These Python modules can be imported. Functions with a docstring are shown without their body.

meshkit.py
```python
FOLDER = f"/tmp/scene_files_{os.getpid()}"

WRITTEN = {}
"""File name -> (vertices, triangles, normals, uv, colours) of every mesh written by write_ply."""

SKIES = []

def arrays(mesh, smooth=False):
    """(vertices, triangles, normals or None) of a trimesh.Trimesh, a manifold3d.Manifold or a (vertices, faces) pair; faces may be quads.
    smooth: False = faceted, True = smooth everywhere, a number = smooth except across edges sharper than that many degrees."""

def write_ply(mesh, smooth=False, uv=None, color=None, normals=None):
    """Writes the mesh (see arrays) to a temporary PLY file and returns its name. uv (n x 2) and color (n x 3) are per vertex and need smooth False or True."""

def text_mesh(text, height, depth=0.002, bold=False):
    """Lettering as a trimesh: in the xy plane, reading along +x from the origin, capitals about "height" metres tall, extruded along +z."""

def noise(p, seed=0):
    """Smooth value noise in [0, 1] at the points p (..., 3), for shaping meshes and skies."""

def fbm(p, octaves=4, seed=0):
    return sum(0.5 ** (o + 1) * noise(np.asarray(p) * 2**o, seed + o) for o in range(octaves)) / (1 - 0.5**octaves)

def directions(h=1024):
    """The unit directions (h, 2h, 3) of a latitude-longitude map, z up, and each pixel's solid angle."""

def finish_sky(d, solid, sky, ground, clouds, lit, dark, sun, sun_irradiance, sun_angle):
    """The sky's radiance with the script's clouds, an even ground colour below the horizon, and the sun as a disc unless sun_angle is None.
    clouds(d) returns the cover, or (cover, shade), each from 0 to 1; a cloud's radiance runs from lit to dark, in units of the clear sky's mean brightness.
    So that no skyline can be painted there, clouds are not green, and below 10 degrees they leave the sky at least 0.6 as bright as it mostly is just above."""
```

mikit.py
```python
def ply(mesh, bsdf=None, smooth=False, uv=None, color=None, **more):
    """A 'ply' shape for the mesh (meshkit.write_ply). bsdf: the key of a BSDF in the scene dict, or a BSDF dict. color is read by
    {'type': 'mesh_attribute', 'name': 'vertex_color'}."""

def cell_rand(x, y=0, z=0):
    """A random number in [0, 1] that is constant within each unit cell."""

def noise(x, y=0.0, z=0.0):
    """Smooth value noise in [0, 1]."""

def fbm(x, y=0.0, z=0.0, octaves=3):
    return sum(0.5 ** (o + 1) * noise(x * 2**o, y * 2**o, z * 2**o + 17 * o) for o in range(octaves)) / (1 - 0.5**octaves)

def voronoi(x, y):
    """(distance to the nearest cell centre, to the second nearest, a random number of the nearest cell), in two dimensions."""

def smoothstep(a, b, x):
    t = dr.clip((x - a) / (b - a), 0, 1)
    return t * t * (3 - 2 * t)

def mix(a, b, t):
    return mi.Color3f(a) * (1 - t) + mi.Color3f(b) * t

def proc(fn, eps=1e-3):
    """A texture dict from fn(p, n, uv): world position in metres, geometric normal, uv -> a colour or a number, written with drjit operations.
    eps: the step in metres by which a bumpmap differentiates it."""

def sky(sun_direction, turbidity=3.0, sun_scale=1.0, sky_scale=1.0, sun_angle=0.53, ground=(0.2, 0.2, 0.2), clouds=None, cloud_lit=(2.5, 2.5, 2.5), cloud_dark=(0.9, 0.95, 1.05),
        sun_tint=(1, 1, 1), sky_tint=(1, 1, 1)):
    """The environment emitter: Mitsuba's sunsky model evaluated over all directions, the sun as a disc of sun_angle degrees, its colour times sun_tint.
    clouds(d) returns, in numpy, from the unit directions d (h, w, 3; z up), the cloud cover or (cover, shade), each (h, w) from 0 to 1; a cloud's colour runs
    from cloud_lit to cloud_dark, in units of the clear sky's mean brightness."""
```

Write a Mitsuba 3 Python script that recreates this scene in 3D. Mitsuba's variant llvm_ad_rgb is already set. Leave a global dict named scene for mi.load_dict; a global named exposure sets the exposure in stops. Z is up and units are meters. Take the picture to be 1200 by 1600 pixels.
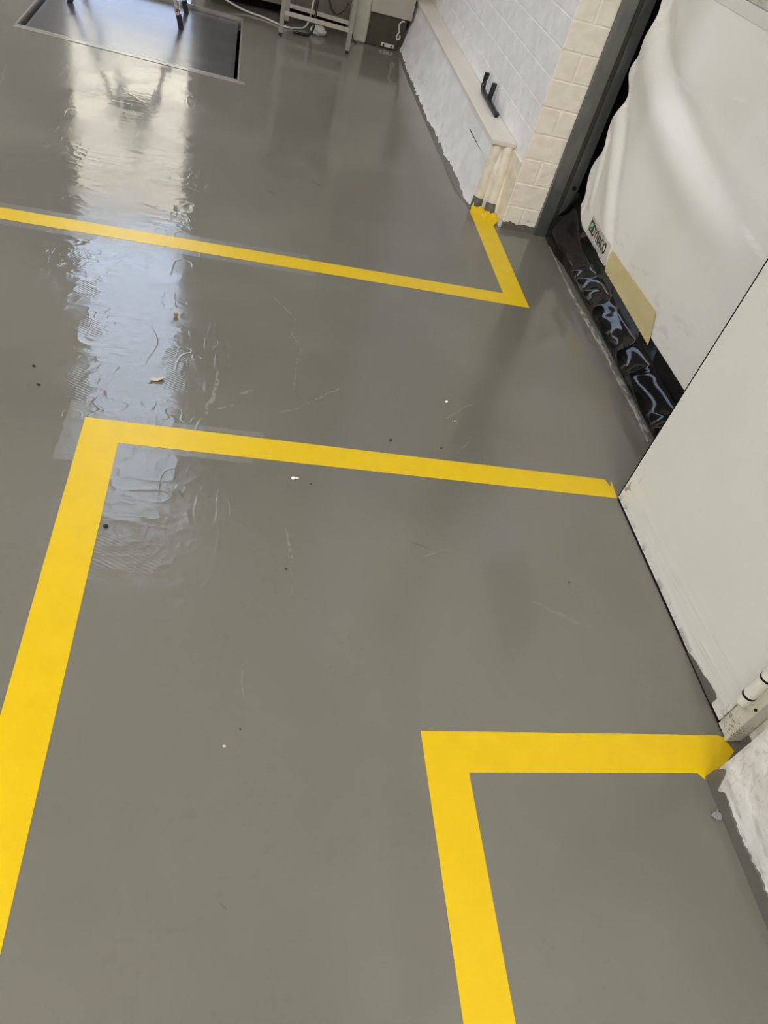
import math, random
import numpy as np
import trimesh
import manifold3d as m3
import shapely
from shapely.geometry import Polygon, LineString
import drjit as dr
import mitsuba as mi
import mikit, meshkit
from mikit import noise, fbm, smoothstep, mix, cell_rand, voronoi, proc

random.seed(7)
rng = np.random.default_rng(7)
T = mi.ScalarTransform4f
scene, labels = {}, {}

# ------------------------------------------------------------------ camera, light levels, exposure
EYE = np.array([0.0, 0.0, 1.5])
FWD = np.array([0.23084199, 0.69106053, -0.6849433])
DOWN = np.array([0.09142245, -0.71624709, -0.69183238])
scene['camera'] = {
    'type': 'perspective', 'fov': 2 * math.degrees(math.atan(600 / 1158.55)), 'fov_axis': 'x', 'near_clip': 0.05,
    'to_world': T().look_at(origin=EYE.tolist(), target=(EYE + FWD).tolist(), up=(-DOWN).tolist())}
exposure = 0.12
LAMP_SIDE = (83.0, 81.5, 78.7)         # fluorescent battens on the ceiling
LAMP_REAR = (49.0, 48.0, 46.2)
PANE_LOW = (3.0, 2.82, 2.36)        # daylit glazing of the far doorway, lower light
PANE_FOOT = (1.25, 1.6, 2.35)      # its lowest light, on the shaded yard
PANE_HIGH = (3.5, 4.25, 5.6)       # its tall upper light, towards the sky


# ------------------------------------------------------------------ helpers
def add(key, mesh, bsdf, smooth=False, label=None, cat=None, group=None, kind=None, **more):
    n, k = key, 0
    while n in scene:
        k += 1
        n = f'{key}_{k:03d}'
    scene[n] = mesh if isinstance(mesh, dict) else mikit.ply(mesh, bsdf, smooth=smooth, **more)
    d = {}
    for a, b in (('label', label), ('category', cat), ('group', group), ('kind', kind)):
        if b:
            d[a] = b
    if d:
        labels[n] = d
    return n


def thing(key, label, cat=None, group=None, kind=None):
    n, k = key, 0
    while n in labels or any(s == n or s.startswith(n + '__') for s in scene):
        k += 1
        n = f'{key}_{k:03d}'
    labels[n] = {'label': label}
    if cat: labels[n]['category'] = cat
    if group: labels[n]['group'] = group
    if kind: labels[n]['kind'] = kind
    return n


def hull(pts):
    return trimesh.convex.convex_hull(np.asarray(pts, float))


def box(x0, x1, y0, y1, z0, z1, c=0.0):
    """A box with its edges chamfered by c."""
    if c <= 0:
        m = trimesh.creation.box(extents=(x1 - x0, y1 - y0, z1 - z0))
        m.apply_translation(((x0 + x1) / 2, (y0 + y1) / 2, (z0 + z1) / 2))
        return m
    p = []
    for x, sx in ((x0, 1), (x1, -1)):
        for y, sy in ((y0, 1), (y1, -1)):
            for z, sz in ((z0, 1), (z1, -1)):
                p += [(x, y + sy * c, z + sz * c), (x + sx * c, y, z + sz * c), (x + sx * c, y + sy * c, z)]
    return hull(p)


def cat(ms):
    return trimesh.util.concatenate([m for m in ms])


def tube(points, r, sides=8, smooth_n=0, caps=True):
    p = np.asarray(points, float)
    if smooth_n:
        from scipy.interpolate import CubicSpline
        t = np.r_[0, np.cumsum(np.linalg.norm(np.diff(p, axis=0), axis=1))]
        p = CubicSpline(t, p)(np.linspace(0, t[-1], smooth_n))
    n = len(p)
    r = np.broadcast_to(r, (n,))
    t = np.gradient(p, axis=0)
    t /= np.linalg.norm(t, axis=1, keepdims=True)
    ref = np.array([0.31, 0.2, 0.93]) if abs(t[0] @ np.array([0.31, 0.2, 0.93])) < 0.9 else np.array([1.0, 0, 0])
    a = np.cross(t, ref); a /= np.linalg.norm(a, axis=1, keepdims=True)
    b = np.cross(t, a)
    ang = np.arange(sides) * 2 * np.pi / sides
    v = (p[:, None] + r[:, None, None] * (np.cos(ang)[None, :, None] * a[:, None] + np.sin(ang)[None, :, None] * b[:, None])).reshape(-1, 3)
    f = []
    for i in range(n - 1):
        for j in range(sides):
            k = (j + 1) % sides
            q = (i * sides + j, i * sides + k, (i + 1) * sides + k, (i + 1) * sides + j)
            f += [(q[0], q[1], q[2]), (q[0], q[2], q[3])]
    if caps:
        v = np.vstack([v, p[0], p[-1]])
        for j in range(sides):
            k = (j + 1) % sides
            f += [(n * sides, k, j), (n * sides + 1, (n - 1) * sides + j, (n - 1) * sides + k)]
    m = trimesh.Trimesh(v, np.array(f), process=False)
    m.fix_normals()
    return m


def bar(a, b, w, h, c=0.002, up=(0, 0, 1)):
    """A chamfered bar of section w x h from a to b."""
    a, b = np.asarray(a, float), np.asarray(b, float)
    L = np.linalg.norm(b - a)
    z = (b - a) / L
    u = np.asarray(up, float)
    if abs(u @ z) > 0.95:
        u = np.array([1.0, 0, 0])
    x = np.cross(u, z); x /= np.linalg.norm(x)
    y = np.cross(z, x)
    m = box(-w / 2, w / 2, -h / 2, h / 2, 0, L, c)
    M = np.eye(4); M[:3, 0], M[:3, 1], M[:3, 2], M[:3, 3] = x, y, z, a
    m.apply_transform(M)
    return m


def grid_solid(P, thick):
    """A closed sheet from a grid of points P (n, m, 3), its back shifted by the vector thick."""
    n, m = P.shape[:2]
    v = np.vstack([P.reshape(-1, 3), (P + np.asarray(thick)).reshape(-1, 3)])
    f = []
    N = n * m
    for i in range(n - 1):
        for j in range(m - 1):
            a, b, c, d = i * m + j, i * m + j + 1, (i + 1) * m + j + 1, (i + 1) * m + j
            f += [(a, b, c), (a, c, d), (N + a, N + c, N + b), (N + a, N + d, N + c)]
    ring = [i * m for i in range(n)] + [(n - 1) * m + j for j in range(1, m)] + [i * m + m - 1 for i in range(n - 2, -1, -1)] + [j for j in range(m - 2, 0, -1)]
    for a, b in zip(ring, ring[1:] + ring[:1]):
        f += [(a, b, N + b), (a, N + b, N + a)]
    t = trimesh.Trimesh(v, np.array(f), process=False)
    t.fix_normals()
    return t


def extrude(poly, z0, z1):
    if not isinstance(poly, Polygon):
        poly = Polygon(poly)
    m = trimesh.creation.extrude_polygon(poly, z1 - z0, engine='earcut')
    m.apply_translation((0, 0, z0))
    return m


def nz(x, y=0.0, z=0.0, o=3, seed=0):
    x, y, z = np.broadcast_arrays(np.asarray(x, float), y, z)
    return meshkit.fbm(np.stack([x, y, z], -1), o, seed)


# ------------------------------------------------------------------ materials
def two(b):
    return {'type': 'twosided', 'bsdf': b}


def pr(col, rough=0.5, metal=0.0, spec=0.5, **k):
    c = col if isinstance(col, dict) else {'type': 'rgb', 'value': list(col)}
    r = rough if isinstance(rough, dict) else float(rough)
    return {'type': 'principled', 'base_color': c, 'roughness': r, 'metallic': float(metal), 'specular': float(spec), **k}


def bump(b, fn, scale, eps=1e-3):
    return {'type': 'bumpmap', 'arbitrary': proc(fn, eps), 'scale': float(scale), 'bsdf': b}


# paint scratches, scuffs and tape ghosts on the floor: segments x0, y0, x1, y1, half width, strength
SCR = [(0.215, 1.42, 0.235, 1.30, .0035, .5), (0.222, 1.36, 0.228, 1.16, .002, .35), (0.60, 1.355, 0.69, 1.385, .003, .4), (0.90, 1.22, 1.06, 1.13, .008, .22),
       (0.78, 2.00, 0.93, 2.15, .004, .3), (0.335, 2.02, 0.40, 2.10, .004, .5), (0.20, 1.92, 0.33, 2.02, .006, .35), (0.17, 2.65, 0.26, 2.50, .004, .45),
       (0.24, 2.45, 0.27, 2.28, .004, .4), (0.26, 2.25, 0.24, 2.05, .005, .3), (0.11, 0.97, 0.125, 0.88, .003, .35), (0.80, 1.83, 0.86, 1.94, .003, .3),
       (0.0, 2.12, -.03, 1.87, .008, .55), (-.02, 1.9, .05, 1.93, .008, .5), (0.07, 2.0, 0.11, 2.03, .01, .5), (-1.25, 4.6, -1.2, 4.3, .01, .25)]
DARK = [(0.58, 1.40, 0.62, 1.385, .004, .5), (0.145, 3.617, 0.175, 3.60, .010, .5), (0.20, 3.655, 0.225, 3.65, .006, .45), (0.40, 3.81, 0.365, 3.835, .012, .5),
        (0.09, 0.455, 0.10, 0.445, .002, .5), (-0.11, 1.60, -0.10, 1.57, .006, .5), (-0.08, 1.52, -0.07, 1.50, .006, .5)]
GHOST = [(-0.425, -0.373, 1.60, 1.865), (-0.42, 0.15, 1.79, 1.812), (-0.24, 0.12, 1.665, 1.69), (-1.2, 0.32, 2.995, 3.035), (-1.2, 0.35, 2.862, 2.90)]


def seg(px, py, s):
    x0, y0, x1, y1, w, k = s
    dx, dy = x1 - x0, y1 - y0
    t = dr.clip(((px - x0) * dx + (py - y0) * dy) / (dx * dx + dy * dy), 0, 1)
    d = dr.sqrt(dr.square(px - x0 - t * dx) + dr.square(py - y0 - t * dy))
    return k * (1 - smoothstep(w * 0.3, w, d))


def ghosts(x, y):
    g = mi.Float(0)
    wob = (noise(x * 40, y * 40) - 0.5) * 0.008
    for a, b, c, d in GHOST:
        g = dr.maximum(g, smoothstep(a - .002, a + .002, x + wob) * (1 - smoothstep(b - .002, b + .002, x + wob)) * smoothstep(c - .002, c + .002, y + wob) * (1 - smoothstep(d - .002, d + .002, y + wob)))
    return g


def wrinkle_mask(x, y):
    """Where the poured coating has pulled into wrinkles: the walked-on patches on the left of the floor."""
    def spot(cx, cy, rx, ry):
        return dr.exp(-(dr.square((x - cx) / rx) + dr.square((y - cy) / ry)))
    m = spot(-.62, 2.72, .16, .25) + 0.55 * spot(-.10, 1.36, .20, .30) + 0.5 * spot(-.12, 2.1, .35, .35) + 0.30 * spot(-.55, 3.7, .5, .7) + 0.55 * spot(-.15, 3.25, .16, .16)
    m = m + 0.35 * spot(-.10, 1.30, .16, .28) + 0.45 * spot(-.85, 3.45, .25, .25) + 0.45 * spot(-.50, 2.2, .15, .45)
    return dr.minimum(m, 1.0) * (0.55 + 0.45 * smoothstep(0.35, 0.6, noise(x * 6, y * 6, 3)))


def floor_height(p, n, uv):
    x, y = p.x, p.y
    m = wrinkle_mask(x, y)
    wx, wy = x + 0.05 * (noise(x * 9, y * 9, 1) - .5), y + 0.05 * (noise(x * 9, y * 9, 5) - .5)
    r1 = 1 - dr.abs(2 * noise(wx * 14, wy * 22, 2) - 1)
    r2 = 1 - dr.abs(2 * noise(wx * 36 + 4, wy * 46, 8) - 1)
    ripple = noise(x * 150, y * 90, 4) * smoothstep(.55, .7, noise(x * 11, y * 11, 9))
    broom = dr.sin((x * 0.4 + y) * 520 + 6 * noise(x * 10, y * 10)) * smoothstep(.62, .72, noise(x * 8 + 3, y * 8, 12)) * smoothstep(1.0, .4, x + .2)
    lane = smoothstep(.55, .05, x)
    base = 0.35 * fbm(x * 3, y * 3, 0, 2) + 0.012 * noise(x * 30, y * 30, 6) + lane * (.060 * noise(x * 14, y * 44, 15) + .022 * noise(x * 60, y * 95, 16)) * smoothstep(.3, .6, noise(x * 5, y * 4, 19))
    cr = (1 - smoothstep(0, .05, dr.abs(noise(x * 11, y * 9, 31) - .5))) * smoothstep(.45, .62, noise(x * 7, y * 7, 33))
    cr = cr + (1 - smoothstep(0, .05, dr.abs(noise(x * 24, y * 30, 35) - .5))) * smoothstep(.5, .65, noise(x * 5, y * 6, 37))
    base = base + lane * .11 * cr + lane * .03 * dr.sin((x * 0.5 + y) * 560 + 8 * noise(x * 7, y * 7, 40)) * smoothstep(.60, .70, noise(x * 9 + 3, y * 8, 42))
    return base + m * (0.55 * r1 * r1 + 0.16 * r2 * r2 + 0.03 * ripple) + 0.006 * broom * m


def floor_col(p, n, uv):
    x, y = p.x, p.y
    t = fbm(x * 1.6, y * 1.6, 0, 4)
    c = mix((.140, .133, .110), (.166, .157, .131), smoothstep(.3, .7, t))
    s = mi.Float(0)
    for q in SCR:
        s = dr.maximum(s, seg(x + .020 * noise(x * 25, y * 25) - .01, y + .016 * noise(x * 22, y * 22, 4) - .008, q))
    c = mix(c, (.34, .325, .285), s * smoothstep(.15, .75, noise(x * 90, y * 90)) * .8)
    d = mi.Float(0)
    for q in DARK:
        d = dr.maximum(d, seg(x, y, q))
    c = mix(c, (.07, .065, .055), d)
    c = mix(c, (.24, .235, .21), 0.35 * ghosts(x, y))
    fleck = smoothstep(.80, .9, noise(x * 70, y * 70, 3)) * smoothstep(.60, .75, noise(x * 5, y * 5, 7))
    return mix(c, (.14, .13, .105), 0.30 * fleck)


def floor_rough(p, n, uv):
    x, y = p.x, p.y
    r = 0.085 + 0.09 * smoothstep(.4, .75, fbm(x * 4, y * 4, 2, 3))
    return r + 0.10 * ghosts(x, y) + 0.10 * dr.exp(-(dr.square((x + .12) / .2) + dr.square((y - 1.3) / .35)))


scene['floor_paint'] = two(bump(pr(proc(floor_col), proc(floor_rough), spec=0.5), floor_height, 0.0022, 1.5e-3))
scene['tape_yellow'] = two(pr(proc(lambda p, n, uv: mix((.655, .435, .001), (.70, .47, .002), fbm(p.x * 20, p.y * 20, 0, 3))), 0.36, spec=0.45))


def plaster_fn(a, b, dirt, zs, amt, sc=14.0):
    def fn(p, n, uv):
        t = fbm(p.x * sc, p.y * sc, p.z * sc, 4)
        c = mix(a, b, smoothstep(.3, .7, t))
        s = smoothstep(.55, .72, fbm(p.x * sc + 5, p.y * sc * .8, p.z * sc * 1.6, 4)) * (1 - smoothstep(0.0, zs, p.z))
        return mix(c, dirt, s * amt)
    return fn


def blob_bump(sc):
    return lambda p, n, uv: fbm(p.x * sc, p.y * sc, p.z * sc, 4)


scene['white_brick_paint'] = two(bump(pr(proc(plaster_fn((.74, .735, .735), (.80, .795, .79), (.45, .43, .40), .62, .35, 16)), .55, spec=.35), blob_bump(30), .004, 2e-3))
scene['cream_brick_paint'] = two(bump(pr(proc(plaster_fn((.78, .725, .625), (.84, .785, .69), (.40, .35, .28), .35, .5, 22)), .6, spec=.3), blob_bump(40), .005, 2e-3))
scene['white_plaster'] = two(bump(pr(proc(plaster_fn((.70, .695, .69), (.78, .775, .77), (.50, .48, .44), .22, .4, 13)), .55, spec=.35), blob_bump(16), .0022, 2e-3))
scene['ledge_board'] = two(pr(proc(lambda p, n, uv: mix((.62, .57, .50), (.70, .65, .58), fbm(p.x * 10, p.y * 3, 0, 4))), .45))


def near_wall_col(p, n, uv):
    t = fbm(p.x * 20, p.y * 20, p.z * 20, 4)
    c = mix((.66, .645, .62), (.76, .75, .735), smoothstep(.3, .7, t))
    s = smoothstep(.48, .74, fbm(p.y * 20, p.z * 55, 3, 5)) * (1 - smoothstep(.02, .20, p.z + .05 * (noise(p.y * 12, p.z * 12) - .5)))
    c = mix(c, (.36, .32, .28), s * .55)
    c = mix(c, (.55, .54, .50), .5 * smoothstep(.5, .7, fbm(p.y * 7, p.z * 7, 9, 4)))
    k = smoothstep(.74, .80, noise(p.y * 160, p.z * 110, 8)) * smoothstep(.55, .7, noise(p.y * 9, p.z * 9, 2))
    return mix(c, (.25, .23, .21), k * .25)


scene['near_wall_paint'] = two(bump(pr(proc(near_wall_col), .6, spec=.3), lambda p, n, uv: fbm(p.y * 34, p.z * 34, p.x * 10, 4), .006, 2e-3))
scene['base_grey_paint'] = two(bump(pr((.125, .117, .10), .4), blob_bump(60), .002, 2e-3))
scene['concrete'] = two(bump(pr(proc(lambda p, n, uv: mix((.13, .125, .105), (.30, .285, .25), smoothstep(.35, .65, fbm(p.x * 70, p.y * 30, 1, 4)))), .75), blob_bump(70), .004, 2e-3))


def leaf_col(p, n, uv):
    t = fbm(p.y * 4, p.z * 4, 1, 3)
    c = mix((.705, .70, .645), (.735, .73, .68), t)
    low = 1 - smoothstep(.0, .26, p.z)
    # vertical drag scratches near the lower corner and along the foot
    s1 = smoothstep(.66, .76, noise(p.y * 7, p.z * 170 + p.y * 14, 3)) * smoothstep(.4, .7, noise(p.y * 6, p.z * 12, 4)) * low * low
    c = mix(c, (.42, .42, .36), s1 * .40)
    c = mix(c, (.80, .80, .76), smoothstep(.6, .7, noise(p.y * 5 + 9, p.z * 90, 6)) * low * low * .5)
    edge = 1 - smoothstep(.0, .05, dr.abs(p.y - 1.66) + .0 * p.z)
    chip = smoothstep(.72, .76, noise(p.y * 60, p.z * 55, 9)) * (1 - smoothstep(.0, .20, p.z)) * edge
    foot = smoothstep(.68, .74, noise(p.y * 45, p.z * 50, 12)) * (1 - smoothstep(.004, .04, p.z))
    hing = smoothstep(.55, .62, noise(p.y * 160, p.z * 160, 5)) * dr.exp(-(dr.square((p.y - .845) / .022) + dr.square((p.z - .045) / .03)))
    return mix(c, (.09, .08, .06), dr.maximum(dr.maximum(chip, foot * .6), hing) * .85)


scene['door_leaf_paint'] = two(pr(proc(leaf_col), .42, spec=.4))
scene['frame_paint'] = two(pr(proc(lambda p, n, uv: mix(mix((.58, .56, .49), (.63, .61, .55), fbm(p.x * 9, p.y * 9, p.z * 9, 3)), (.12, .10, .07),
                                                       smoothstep(.55, .64, noise(p.y * 330, p.z * 330, p.x * 330)) * dr.exp(-dr.square((p.z - .05) / .03)) * .8)), .45))
scene['black_rubber'] = two(pr((.004, .004, .004), .5, spec=.15))
scene['black_vinyl'] = two(pr((.0015, .0015, .0018), .07, spec=.26))
scene['dark_gap'] = two(pr((.012, .011, .010), .8, spec=.1))


def curtain_col(p, n, uv):
    t = fbm(p.y * 3, p.z * 3, 0, 3)
    c = mix((.80, .785, .745), (.83, .82, .79), t)
    warm = smoothstep(.45, .75, fbm(p.y * 2.2 + 3, p.z * 1.4, 5, 3))
    c = mix(c, (.78, .73, .64), warm * .45)
    scuff = smoothstep(.62, .72, fbm(p.y * 11 + p.z * 6, p.z * 30, 2, 4)) * (1 - smoothstep(.22, .45, p.z))
    return mix(c, (.50, .46, .40), scuff * .30)


scene['curtain_vinyl'] = two(pr(proc(curtain_col), .48, spec=.35))
scene['hem_vinyl'] = two(pr((.63, .61, .56), .36))
scene['film'] = two(pr((.09, .088, .072), .10, spec=.6))
scene['sticker_white'] = two(pr(proc(lambda p, n, uv: mix((.62, .59, .53), (.50, .46, .42), smoothstep(.5, .7, fbm(p.y * 25, p.z * 25, 0, 3)))), .3))
scene['print_black'] = two(pr((.008, .008, .008), .35))
scene['print_green'] = two(pr((.012, .075, .030), .35))
scene['print_pale_green'] = two(pr((.36, .47, .36), .35))
scene['print_grey'] = two(pr((.34, .33, .31), .5))
scene['repair_yellow'] = two(pr(proc(lambda p, n, uv: mix((.60, .49, .22), (.66, .56, .29), fbm(p.y * 14, p.z * 20, 0, 3))), .34))
scene['galvanised'] = two(bump(pr(proc(lambda p, n, uv: mix((.155, .165, .16), (.24, .25, .24), fbm(p.x * 30, p.y * 30, p.z * 8, 3))), .38, metal=.75), blob_bump(50), .001, 2e-3))
scene['galvanised_dark'] = two(pr(proc(lambda p, n, uv: mix((.075, .075, .062), (.12, .12, .10), fbm(p.x * 40, p.y * 40, p.z * 20, 3))), .45, metal=.6))
scene['steel_plate'] = two(bump(pr(proc(lambda p, n, uv: mix((.045, .046, .05), (.07, .07, .075), fbm(p.x * 3, p.y * 8, 0, 4))), .24, spec=.9), lambda p, n, uv: fbm(p.x * 7, p.y * 12, 0, 3), .0015, 2e-3))
scene['frame_steel'] = two(pr((.36, .35, .33), .35, metal=.5))
scene['lip_paint'] = two(bump(pr((.27, .262, .235), .22), blob_bump(25), .002, 2e-3))
scene['aluminium'] = two(pr((.62, .62, .61), .3, metal=.85))
scene['stand_paint'] = two(pr((.26, .25, .215), .42))
scene['rung_paint'] = two(pr((.40, .365, .315), .4))
scene['rivet_red'] = two(pr((.25, .03, .03), .4))
scene['pillar_cream'] = two(bump(pr(proc(plaster_fn((.42, .395, .32), (.47, .445, .37), (.24, .21, .16), .25, .4, 12)), .5), blob_bump(14), .003, 2e-3))
scene['kick_dark'] = two(pr(proc(lambda p, n, uv: mix((.050, .040, .026), (.075, .062, .045), fbm(p.x * 14, p.y * 9, p.z * 2, 3))), .35, metal=.3))
scene['panel_beige'] = two(pr((.40, .365, .31), .35))
scene['cabinet_olive'] = two(pr(proc(lambda p, n, uv: mix((.11, .10, .075), (.15, .138, .105), fbm(p.x * 4, p.y * 4, p.z * 9, 3))), .45))
scene['white_plastic'] = two(pr((.55, .53, .49), .35))
scene['cable_white'] = two(pr((.55, .53, .48), .4))
scene['cable_black'] = two(pr((.012, .012, .012), .4))
scene['cream_gloss'] = two(bump(pr(proc(plaster_fn((.66, .60, .49), (.74, .69, .58), (.35, .30, .22), .12, .7, 26)), .5), blob_bump(30), .003, 2e-3))
scene['tool_black'] = two(pr((.008, .009, .014), .3, spec=.5))
scene['crumb_white'] = two(pr((.80, .78, .72), .6))
scene['crumb_brown'] = two(pr((.30, .17, .06), .6))
scene['crumb_tan'] = two(pr((.55, .47, .33), .6))
scene['crumb_dark'] = two(pr((.02, .016, .012), .7))
scene['plain_wall'] = two(pr((.55, .54, .51), .7, spec=.3))
scene['grey_side_wall'] = two(pr((.27, .265, .25), .7, spec=.3))
scene['ceiling_paint'] = two(pr((.36, .355, .34), .8, spec=.2))
scene['lamp_body'] = two(pr((.7, .7, .7), .4))
scene['window_frame_paint'] = two(pr((.25, .25, .25), .4))

# ------------------------------------------------------------------ floor (with the recess of the floor scale)
PIT = np.array([(-1.355, 5.288), (-0.059, 5.162), (-0.083, 6.640), (-1.379, 6.766)])
plan = Polygon([(-6.1, -5.1), (2.2, -5.1), (2.2, 7.4), (-6.1, 7.4)], [PIT])
add('floor', extrude(plan, -0.09, 0.0), 'floor_paint', kind='structure', label='grey glossy painted concrete floor with scuffs and wrinkles')
# rough unpainted strip where the coating stops in the gateway
yy = np.linspace(2.02, 3.60, 90)
xc = 1.592 + 0.012 * np.sin(yy * 3.1) + 0.03 * np.clip((yy - 3.1) / .5, 0, 1)
wd = (0.006 + 0.014 * nz(yy * 9, seed=2) + 0.012 * (nz(yy * 40, seed=4) - .5)) * np.clip((3.5 - yy) / .6, .25, 1)
P = np.zeros((90, 5, 3))
for j, s in enumerate(np.linspace(-1, 1, 5)):
    P[:, j, 0] = xc + s * wd
    P[:, j, 1] = yy
    P[:, j, 2] = 0.0008 + 0.004 * (1 - s * s) * nz(yy * 45, j * 1.7, seed=5)
add('floor__rough_edge', grid_solid(P, (0, 0, -.006)), 'concrete', smooth=True, label='rough bare concrete strip along the gate')

# ------------------------------------------------------------------ back wall with the daylit doorway (beyond the frame, mirrored in the floor)
WB = 7.20
WX0, WX1, WZ1 = -1.47, -0.47, 6.55
add('wall_back', cat([box(-6.1, WX0, WB, WB + .15, 0, 7.2), box(WX1, 2.2, WB, WB + .15, 0, 7.2), box(WX0, WX1, WB, WB + .15, WZ1, 7.2)]),
    'plain_wall', kind='structure', label='plain back wall of the hall')
w = thing('window_1', 'tall daylit window in the back wall', kind='structure')
add(w + '__frame', cat([box(WX0, WX0 + .03, WB - .01, WB + .06, 0, WZ1), box(WX1 - .03, WX1, WB - .01, WB + .06, 0, WZ1), box(WX0, WX1, WB - .01, WB + .06, 0, .04), box(WX0, WX1, WB - .01, WB + .06, .34, .38), box(WX0, WX1, WB - .01, WB + .06, WZ1 - .05, WZ1),
                        *[box(WX0, WX1, WB + .005, WB + .05, q - .013, q + .013) for q in (.62, .94, 1.27, 1.60, 2.35, 2.70, 3.05, 3.38, 4.1, 4.45, 4.8, 5.2, 5.6, 6.0)], box(WX0, WX1, WB - .01, WB + .06, 1.94, 2.02), box(WX0, WX1, WB - .01, WB + .06, 3.70, 3.74)]), 'window_frame_paint')


def emit_quad(p, rad):
    q = trimesh.Trimesh(np.array(p, float), np.array([(0, 1, 2), (0, 2, 3)]), process=False)
    d = mikit.ply(q, None)
    d['bsdf'] = {'type': 'diffuse', 'reflectance': {'type': 'rgb', 'value': [.5, .5, .5]}}
    d['emitter'] = {'type': 'area', 'radiance': {'type': 'rgb', 'value': list(rad)}}
    return d


for z0, z1, rad in ((.04, .34, PANE_FOOT), (.38, 1.94, PANE_LOW), (2.02, 3.70, PANE_HIGH), (3.74, WZ1 - .05, PANE_HIGH)):
    add(w + '__pane', emit_quad([(WX0 + .03, WB + .03, z0), (WX1 - .03, WB + .03, z0), (WX1 - .03, WB + .03, z1), (WX0 + .03, WB + .03, z1)], rad), None)

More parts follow.
